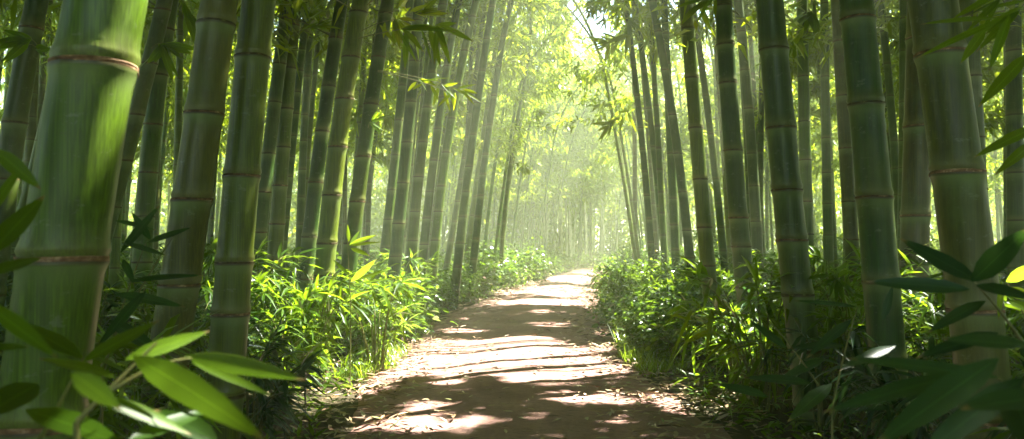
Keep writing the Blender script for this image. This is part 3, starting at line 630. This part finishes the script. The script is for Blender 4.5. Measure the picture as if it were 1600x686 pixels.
n = 34000; x = rng.uniform(-34, 16, n); y = rng.uniform(45, 52, n); z = 5.0 * rng.beta(.9, 1.3, n)
k = (x < pcx(y) - 1.6) & (np.sin(x * 1.9) + np.sin(x * .7 + 2) + .8 * rng.random(n) > -.6); x, y, z = x[k], y[k], z[k]; n = len(x)
d = nrm(rng.normal(0, 1, (n, 3)) + np.array([0, 0, -.3])); A = d * .45 * rng.uniform(.6, 1.2, (n, 1)); w = nrm(np.cross(d, rng.normal(0, 1, (n, 3)))) * .15
V, Fq = leafset(np.stack([x, y, z - .1], 1), A, w, .2); acc.add(V, Fq, 0, np.repeat(np.clip(rng.normal(.35, .2, n), 0, 1), 4))
n = 60000; x = rng.uniform(-40, 44, n); y = rng.uniform(33, 50, n); z = 4.5 * rng.beta(.9, 1.5, n)
k = (np.abs(x - pcx(y)) > 4) & (np.sin(x * 1.3 + y) + np.sin(y * .9 + x * .4) + rng.random(n) > -.4); x, y, z = x[k], y[k], z[k]; n = len(x)
d = nrm(rng.normal(0, 1, (n, 3)) + np.array([0, 0, -.3])); A = d * .42 * rng.uniform(.6, 1.2, (n, 1)); w = nrm(np.cross(d, rng.normal(0, 1, (n, 3)))) * .13
V, Fq = leafset(np.stack([x, y, z - .05], 1), A, w, .2); acc.add(V, Fq, 0, np.repeat(np.clip(rng.normal(.4, .2, n), 0, 1), 4))
n = 52000; x = rng.uniform(-14, 24, n); y = rng.uniform(33, 54, n); z = 6.5 + 6 * rng.beta(1.1, 1.4, n)
k = np.sin(x * 1.1 + z) + np.sin(y * .9 + 1.3 * z) + rng.random(n) > -.5; x, y, z = x[k], y[k], z[k]; n = len(x)
d = nrm(rng.normal(0, 1, (n, 3)) + np.array([0, 0, -.3])); A = d * .40 * rng.uniform(.6, 1.2, (n, 1)); w = nrm(np.cross(d, rng.normal(0, 1, (n, 3)))) * .12
V, Fq = leafset(np.stack([x, y, z], 1), A, w, .2); acc.add(V, Fq, 0, np.repeat(np.clip(rng.normal(.5, .2, n), 0, 1), 4))
n = 190; x = rng.uniform(-20, 14, n); y = rng.uniform(40, 51, n); k = x < pcx(y) - 1.3; x, y = x[k], y[k]; n = len(x); O = np.stack([x, y, np.full(n, -.1)], 1)
top = O + np.stack([rng.normal(0, .5, n), rng.normal(0, .3, n), np.full(n, 11.0)], 1); V, Fq = tubes(O, (O + top) / 2, top, .07, .04, 6, 3); acc.add(V, Fq, 1)
thing('distant_grove', 'far-off bamboo wood fading into one hazy green mass', 'bamboo grove', kind='stuff', me=acc.mesh('distant_grove', [M['canopy'], M['culm']]))

# unseen leaf walls added behind and beside the camera to block open sky light
n = 230000; x = rng.uniform(-34, 44, n); y = rng.uniform(-9, 40, n); z = 12 * rng.beta(.72, 1.15, n)
wl = -.74 * np.maximum(y, 0) - 3.5; wr = .74 * np.maximum(y, 0) + 9
k = ((y < -5) & (y > -9) & (np.abs(x) < 16)) | ((x < wl) & (x > wl - 6)) | ((x > wr - 2) & (x < wr + 5)); x, y, z = x[k], y[k], z[k]; n = len(x)
d = nrm(rng.normal(0, 1, (n, 3))); A = d * .6 * rng.uniform(.6, 1.2, (n, 1)); w = nrm(np.cross(d, rng.normal(0, 1, (n, 3)))) * .24
acc = Acc(); V, Fq = leafset(np.stack([x, y, z], 1), A, w, .2); acc.add(V, Fq, 0, np.repeat(np.clip(rng.normal(.4, .2, n), 0, 1), 4))
n = 190000; x = rng.uniform(-9, 19, n); y = rng.uniform(-8, 17, n); z = rng.uniform(5.2, 12.5, n)  # leaf roof added above the frame for shade, open along the sun pools
k = (z > 1.7 + .37 * np.maximum(y, 0)) & (z > 5.2); x, y, z = x[k], y[k], z[k]; n = len(x)
d = nrm(rng.normal(0, 1, (n, 3)) * np.array([1, 1, .6])); A = d * .34 * rng.uniform(.6, 1.2, (n, 1)); w = nrm(np.cross(d, nrm(rng.normal(0, .6, (n, 3)) + np.array([0, 0, 1.0])))) * .10
P = np.stack([x, y, z], 1); k = shaded(P + A * .5, .04)
V, Fq = leafset(P[k], A[k], w[k], .2); acc.add(V, Fq, 0, np.repeat(np.clip(rng.normal(.4, .2, k.sum()), 0, 1), 4))
thing('added_shade_leaves', 'unseen leaf walls and roof added around the viewer to shade the scene', 'bamboo grove', kind='stuff', me=acc.mesh('added_shade_leaves', [M['canopy']]))

# ------------------------------------------------------------------ hand-placed foreground and overhead leaves
def px_leaf(x0, y0, d0, x1, y1, d1, wpx, face=.5, droop=.0):
    """one leaf from base to tip given in photo pixels and distances; face: 0 edge up .. 1 turned to the viewer"""
    P = at(x0, y0, d0); Q = at(x1, y1, d1); A = Q - P; dm = (d0 + d1) / 2; w = wpx / F * dm
    view = nrm(np.array([P[0], P[1], P[2] - CAMZ])); n = nrm((1 - face) * np.array([0, 0, 1.0]) - face * view)
    W = nrm(np.cross(A, n)) * w
    return P, A - np.array([0, 0, -1]) * droop * np.linalg.norm(A), W, droop
def px_plant(name, label, cat, stems, leaves, mat, group=None, var=.5, parent=None):
    b = at(*stems[0][0]); gz = float(ground_z(b[0], b[1]))
    loc = np.array([b[0], b[1], gz])
    root = parent or thing(name, label, cat, loc, 0, group)
    if parent: loc = np.array(parent.location)
    acc = Acc()
    for st in stems:
        P = [at(*q) - loc for q in st]
        if len(P) == 2: P.insert(1, (P[0] + P[1]) / 2)
        V, Fq = tubes(P[0], P[1], P[2], .0035, .0015, 6, 6); acc.add(V, Fq)
        if st is stems[0] and not parent and b[2] > gz:
            V, Fq = tubes([0, 0, -.03], (P[0]) * .5, P[0], .004, .0035, 6, 4); acc.add(V, Fq)
    obj('branch' if parent else 'stem', acc.mesh('stem', [M['twig']]), root)
    for l in leaves:
        P, A, W, dr = px_leaf(*l); V, Fq = leafset(P - loc, A, W, dr, 'lance', .10)
        a2 = Acc(); a2.add(V, Fq, 0, np.full(len(V), var + random.uniform(-.12, .12))); lm = a2.mesh('leaf', [mat])
        for an, av in (('across', np.tile([1.0, 2.0, 3.0], len(V) // 3)), ('along', np.repeat(PROF['lance'][0], 3) * .94)):
            lm.attributes.new(an, 'FLOAT', 'POINT').data.foreach_set('value', np.asarray(av, np.float32))
        obj('leaf', lm, root)
    return root
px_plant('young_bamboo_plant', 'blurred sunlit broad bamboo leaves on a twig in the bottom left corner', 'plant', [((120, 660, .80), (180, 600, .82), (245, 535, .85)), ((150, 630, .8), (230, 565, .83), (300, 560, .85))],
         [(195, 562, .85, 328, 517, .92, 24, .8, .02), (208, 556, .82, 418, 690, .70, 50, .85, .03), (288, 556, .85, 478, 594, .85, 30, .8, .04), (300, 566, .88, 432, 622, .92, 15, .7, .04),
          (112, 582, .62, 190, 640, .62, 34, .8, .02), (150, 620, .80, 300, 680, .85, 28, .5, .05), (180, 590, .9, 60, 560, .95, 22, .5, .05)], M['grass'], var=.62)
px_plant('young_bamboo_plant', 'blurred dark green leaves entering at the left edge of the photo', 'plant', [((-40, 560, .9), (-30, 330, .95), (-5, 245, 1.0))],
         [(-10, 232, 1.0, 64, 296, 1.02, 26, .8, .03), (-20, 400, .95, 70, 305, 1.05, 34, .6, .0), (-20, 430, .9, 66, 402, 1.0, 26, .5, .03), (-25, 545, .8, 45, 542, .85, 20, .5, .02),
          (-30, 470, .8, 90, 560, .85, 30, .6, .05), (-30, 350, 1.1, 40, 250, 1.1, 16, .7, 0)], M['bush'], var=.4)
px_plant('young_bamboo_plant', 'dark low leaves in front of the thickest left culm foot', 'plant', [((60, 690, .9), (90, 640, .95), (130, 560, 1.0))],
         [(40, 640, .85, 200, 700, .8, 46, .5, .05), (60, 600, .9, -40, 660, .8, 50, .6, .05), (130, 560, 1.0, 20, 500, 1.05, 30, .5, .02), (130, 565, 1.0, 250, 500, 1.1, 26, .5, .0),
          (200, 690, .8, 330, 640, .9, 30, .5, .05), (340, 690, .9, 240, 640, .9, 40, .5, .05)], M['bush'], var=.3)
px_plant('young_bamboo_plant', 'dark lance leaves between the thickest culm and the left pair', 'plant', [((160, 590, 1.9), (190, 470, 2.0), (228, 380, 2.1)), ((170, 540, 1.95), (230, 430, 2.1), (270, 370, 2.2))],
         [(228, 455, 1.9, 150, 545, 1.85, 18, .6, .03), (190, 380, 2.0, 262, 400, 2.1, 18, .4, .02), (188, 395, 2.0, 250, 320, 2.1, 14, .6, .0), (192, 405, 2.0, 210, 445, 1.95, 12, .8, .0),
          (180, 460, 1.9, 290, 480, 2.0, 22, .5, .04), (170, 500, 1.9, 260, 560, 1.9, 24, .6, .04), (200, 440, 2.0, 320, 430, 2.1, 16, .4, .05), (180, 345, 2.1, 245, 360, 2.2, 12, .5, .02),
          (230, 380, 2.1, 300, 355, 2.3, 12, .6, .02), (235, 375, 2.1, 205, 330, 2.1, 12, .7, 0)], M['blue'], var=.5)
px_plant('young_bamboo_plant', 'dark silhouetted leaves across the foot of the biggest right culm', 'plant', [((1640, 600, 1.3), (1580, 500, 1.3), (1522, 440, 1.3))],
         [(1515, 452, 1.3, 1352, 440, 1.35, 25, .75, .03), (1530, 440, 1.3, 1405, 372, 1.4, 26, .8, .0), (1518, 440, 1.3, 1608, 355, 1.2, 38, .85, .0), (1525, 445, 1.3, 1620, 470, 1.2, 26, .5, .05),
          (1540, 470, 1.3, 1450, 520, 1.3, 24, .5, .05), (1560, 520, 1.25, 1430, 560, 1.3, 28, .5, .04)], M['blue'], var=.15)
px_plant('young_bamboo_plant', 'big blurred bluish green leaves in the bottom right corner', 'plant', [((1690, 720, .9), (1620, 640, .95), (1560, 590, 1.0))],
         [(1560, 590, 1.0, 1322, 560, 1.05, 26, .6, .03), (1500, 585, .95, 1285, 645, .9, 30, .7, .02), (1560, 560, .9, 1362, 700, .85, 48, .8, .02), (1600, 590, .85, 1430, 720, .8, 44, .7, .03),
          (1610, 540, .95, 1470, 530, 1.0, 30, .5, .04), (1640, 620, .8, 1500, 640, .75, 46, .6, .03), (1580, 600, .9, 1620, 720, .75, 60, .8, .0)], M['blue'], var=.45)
px_plant('young_bamboo_plant', 'bright leaves lit by the sun at the right edge, beside the biggest right culm', 'plant', [((1640, 600, 2.4), (1610, 500, 2.4), (1572, 440, 2.4))],
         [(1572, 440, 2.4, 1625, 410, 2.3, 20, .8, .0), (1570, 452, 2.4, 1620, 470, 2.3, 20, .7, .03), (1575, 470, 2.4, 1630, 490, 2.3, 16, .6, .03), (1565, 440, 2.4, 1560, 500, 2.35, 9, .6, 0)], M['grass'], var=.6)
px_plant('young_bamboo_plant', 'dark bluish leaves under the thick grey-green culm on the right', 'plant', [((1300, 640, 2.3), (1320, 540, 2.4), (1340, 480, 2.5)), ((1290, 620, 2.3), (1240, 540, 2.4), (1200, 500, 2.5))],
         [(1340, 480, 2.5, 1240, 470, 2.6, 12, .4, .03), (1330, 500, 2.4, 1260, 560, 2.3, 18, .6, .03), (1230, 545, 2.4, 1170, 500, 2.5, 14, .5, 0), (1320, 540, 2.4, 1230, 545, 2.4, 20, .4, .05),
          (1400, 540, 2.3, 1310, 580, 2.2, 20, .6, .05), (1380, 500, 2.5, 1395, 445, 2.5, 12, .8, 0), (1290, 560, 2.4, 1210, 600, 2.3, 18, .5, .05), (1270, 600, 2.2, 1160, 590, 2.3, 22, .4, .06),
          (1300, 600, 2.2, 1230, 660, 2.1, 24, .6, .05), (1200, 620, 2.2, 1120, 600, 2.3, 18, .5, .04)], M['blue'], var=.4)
# a tall lit shoot in front of the shaft
px_plant('young_bamboo_plant', 'slender sunlit shoot with a fan of leaves above the lit bush', 'plant', [((548, 470, 5.3), (545, 430, 5.3), (543, 375, 5.3))],
         [(545, 378, 5.3, 543, 350, 5.3, 6, .9, 0), (546, 382, 5.3, 590, 367, 5.2, 8, .7, .02), (548, 384, 5.3, 597, 378, 5.2, 6, .6, .03), (548, 388, 5.3, 578, 400, 5.2, 8, .7, .03), (546, 384, 5.3, 562, 360, 5.4, 6, .8, 0),
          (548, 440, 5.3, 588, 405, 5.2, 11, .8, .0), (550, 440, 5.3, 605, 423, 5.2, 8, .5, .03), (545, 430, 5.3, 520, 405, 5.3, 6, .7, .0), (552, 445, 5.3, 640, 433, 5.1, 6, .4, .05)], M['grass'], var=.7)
# leafy branches hanging into the top of the view: each belongs to a culm
def spray(cx, cy, d, ang, n, lpx, wpx, mat, twig_to, seed, dirs=None):
    """leaf fan around a twig end; returns stems, leaves"""
    r = random.Random(seed); L = []; n = int(n * 1.9); lpx *= .98; wpx *= .85
    for k in range(n):
        u = r.random() ** 1.6 * .6; a = math.radians(r.uniform(*ang)); l = lpx * r.uniform(.55, 1.1)
        bx, by = cx + (twig_to[0] - cx) * u + r.uniform(-2, 2), cy + (twig_to[1] - cy) * u + r.uniform(-2, 2) - 10 * u * (1 - u)
        L.append((bx, by, d, bx + math.cos(a) * l, by - math.sin(a) * l, d + r.uniform(-.5, .5) * l / F * d, wpx * r.uniform(.7, 1.15), r.uniform(.15, .9), .05))
    return [((twig_to[0], twig_to[1], d), ((twig_to[0] + cx) / 2, (twig_to[1] + cy) / 2 - 8, d), (cx, cy, d))], L
def find(label):
    return next(o for o in C.objects if o.get('label') == label)
def hang(label, *sprays):
    par = find(label)
    for k, (cx, cy, d, ang, n, l, w, mat, tw) in enumerate(sprays):
        st, lv = spray(cx, cy, d, ang, n, l, w, mat, tw, int(cx + cy))
        px_plant('', '', '', st, lv, M[mat], parent=par, var=.45)
hang('yellowish bamboo culm with its foot in full sun by the lit bush', (688, 40, 5.0, (-115, 10), 8, 66, 13, 'bush', (560, 60)), (622, 30, 5.2, (-110, 30), 6, 45, 9, 'canopy', (562, 50)), (660, 22, 5.4, (-40, 60), 5, 50, 9, 'canopy', (600, 20)))
hang('dark bamboo culm behind the sunlit culm, its right edge lit white', (725, 142, 6.2, (-80, 30), 7, 42, 7, 'canopy', (590, 110)), (712, 148, 6.3, (-150, -60), 5, 34, 7, 'canopy', (590, 112)), (580, 190, 6.5, (-80, 60), 5, 26, 6, 'bush', (575, 200)))
hang('grey bamboo culm leaning strongly behind the thickest foreground culm', (262, 68, 4.6, (-140, -10), 8, 62, 13, 'bush', (236, 75)), (300, 30, 4.4, (-100, -50), 3, 80, 16, 'bush', (270, -20)))
hang('dark blue-green bamboo culm at the far left edge of the photo, behind the thickest culm', (40, 60, 4.4, (150, 230), 5, 60, 16, 'bush', (58, 70)), (60, 80, 4.4, (-60, 20), 3, 26, 8, 'bush', (45, 70)))
hang('slim grey-green bamboo culm right behind the pale green culm', (500, 40, 6.5, (-60, 40), 5, 34, 8, 'bush', (450, 60)))
hang('slim green bamboo culm, second from the clearing on the right', (950, 196, 13, (165, 300), 9, 34, 7, 'canopy', (1012, 160)), (950, 70, 13, (150, 270), 8, 34, 7, 'canopy', (990, 60)), (975, 60, 13, (180, 280), 7, 36, 7, 'canopy', (992, 50)))
hang('pale hazy bamboo culm nearest the clearing on the right', (915, 5, 13.5, (190, 340), 7, 36, 9, 'bush', (975, -20)), (985, 45, 13, (-120, 20), 6, 34, 8, 'bush', (978, 20)))
hang('dark green bamboo culm with thin bands above the sunlit young plant', (1090, 8, 5.6, (190, 250), 3, 56, 11, 'bush', (1128, -10)), (1106, 0, 5.6, (220, 280), 3, 46, 9, 'bush', (1130, -15)))
hang('upright bamboo culm just right of the thick grey-green one', (1272, 20, 7.5, (190, 300), 8, 44, 9, 'bush', (1256, 20)), (1240, 60, 7.5, (-130, -20), 4, 40, 8, 'bush', (1254, 50)))
hang('grey bamboo culm just right of the biggest right culm', (1570, 5, 2.2, (190, 262), 3, 90, 14, 'bush', (1530, -40)), (1590, 20, 2.2, (185, 230), 3, 110, 16, 'bush', (1620, -10)))
px_plant('young_bamboo_plant', 'tall leafy bamboo shoot leaning into the top right corner', 'plant', [((1680, 640, 1.9), (1660, 200, 1.8), (1600, 10, 1.7)), ((1660, 200, 1.8), (1630, 180, 1.8), (1606, 100, 1.75))],
         [(1560, 28, 1.7, 1438, 38, 1.7, 15, .5, .03), (1565, 30, 1.7, 1430, 92, 1.75, 13, .6, .03), (1600, 10, 1.7, 1560, 28, 1.7, 10, .5, 0), (1578, 22, 1.7, 1545, 112, 1.7, 15, .8, 0), (1608, 82, 1.75, 1528, 168, 1.7, 22, .8, 0),
          (1625, 195, 1.8, 1522, 246, 1.75, 20, .7, .02), (1625, 215, 1.8, 1553, 275, 1.75, 18, .7, .02), (1540, 45, 1.9, 1500, 100, 1.9, 16, .8, 0)], M['bush'], var=.5)

# ------------------------------------------------------------------ air, sky, sun, camera
def box(name, x0, x1, y0, y1, z0, z1, mat):
    V = [(x, y, z) for z in (z0, z1) for y in (y0, y1) for x in (x0, x1)]
    Fq = [(0, 2, 3, 1), (4, 5, 7, 6), (0, 1, 5, 4), (2, 6, 7, 3), (0, 4, 6, 2), (1, 3, 7, 5)]
    return mesh(name, V, Fq, [mat], smooth=False)
m, nt, nd, lk = newmat('haze'); pv = nd('ShaderNodeVolumePrincipled'); pv.inputs['Color'].default_value = (.84, .96, .70, 1)  # mist tinted green to stand in for light filtered by the leaves
HAZE = .0076
pv.inputs['Density'].default_value = HAZE; pv.inputs['Anisotropy'].default_value = .1
o = nd('ShaderNodeOutputMaterial'); lk(pv.outputs[0], o.inputs['Volume'])
h = thing('haze', 'thin pale sunlit mist filling the air of the whole grove', 'haze', kind='stuff', me=box('haze', -112, 112, -62, 152, -1.5, 14.5, m))

w = bpy.data.worlds.new('World'); sc.world = w; w.use_nodes = True; nt = w.node_tree
sky = nt.nodes.new('ShaderNodeTexSky'); sky.sky_type = 'NISHITA'; sky.sun_disc = False; sky.sun_elevation = SUN_EL; sky.sun_rotation = SUN_AZ
nt.links.new(sky.outputs[0], nt.nodes['Background'].inputs[0]); nt.nodes['Background'].inputs[1].default_value = .075
sl = bpy.data.lights.new('sun', 'SUN'); sl.energy = 5; sl.angle = math.radians(.5); sl.color = (1, .94, .78)
so = bpy.data.objects.new('sun', sl); C.objects.link(so); so.rotation_euler = Vector(SUN).to_track_quat('Z', 'Y').to_euler()
cam = bpy.data.cameras.new('camera'); co = bpy.data.objects.new('camera', cam); C.objects.link(co)
co.location = (0, 0, CAMZ); co.rotation_euler = (math.pi / 2 + PITCH, 0, 0); cam.sensor_width = 36; cam.lens = F / 1600 * 36
cam.clip_start = .05; cam.clip_end = 1000; cam.dof.use_dof = True; cam.dof.focus_distance = 5.5; cam.dof.aperture_fstop = 5.0
sc.camera = co
sc.view_settings.view_transform = 'Standard'; sc.view_settings.look = 'None'; sc.view_settings.exposure = 3.45; sc.view_settings.gamma = 1
sc.render.engine = 'CYCLES'; cy = sc.cycles
cy.max_bounces = 6; cy.diffuse_bounces = 4; cy.glossy_bounces = 2; cy.transmission_bounces = 5; cy.volume_bounces = 1; cy.transparent_max_bounces = 8
cy.use_denoising = True; cy.sample_clamp_indirect = 6; cy.caustics_reflective = False; cy.caustics_refractive = False
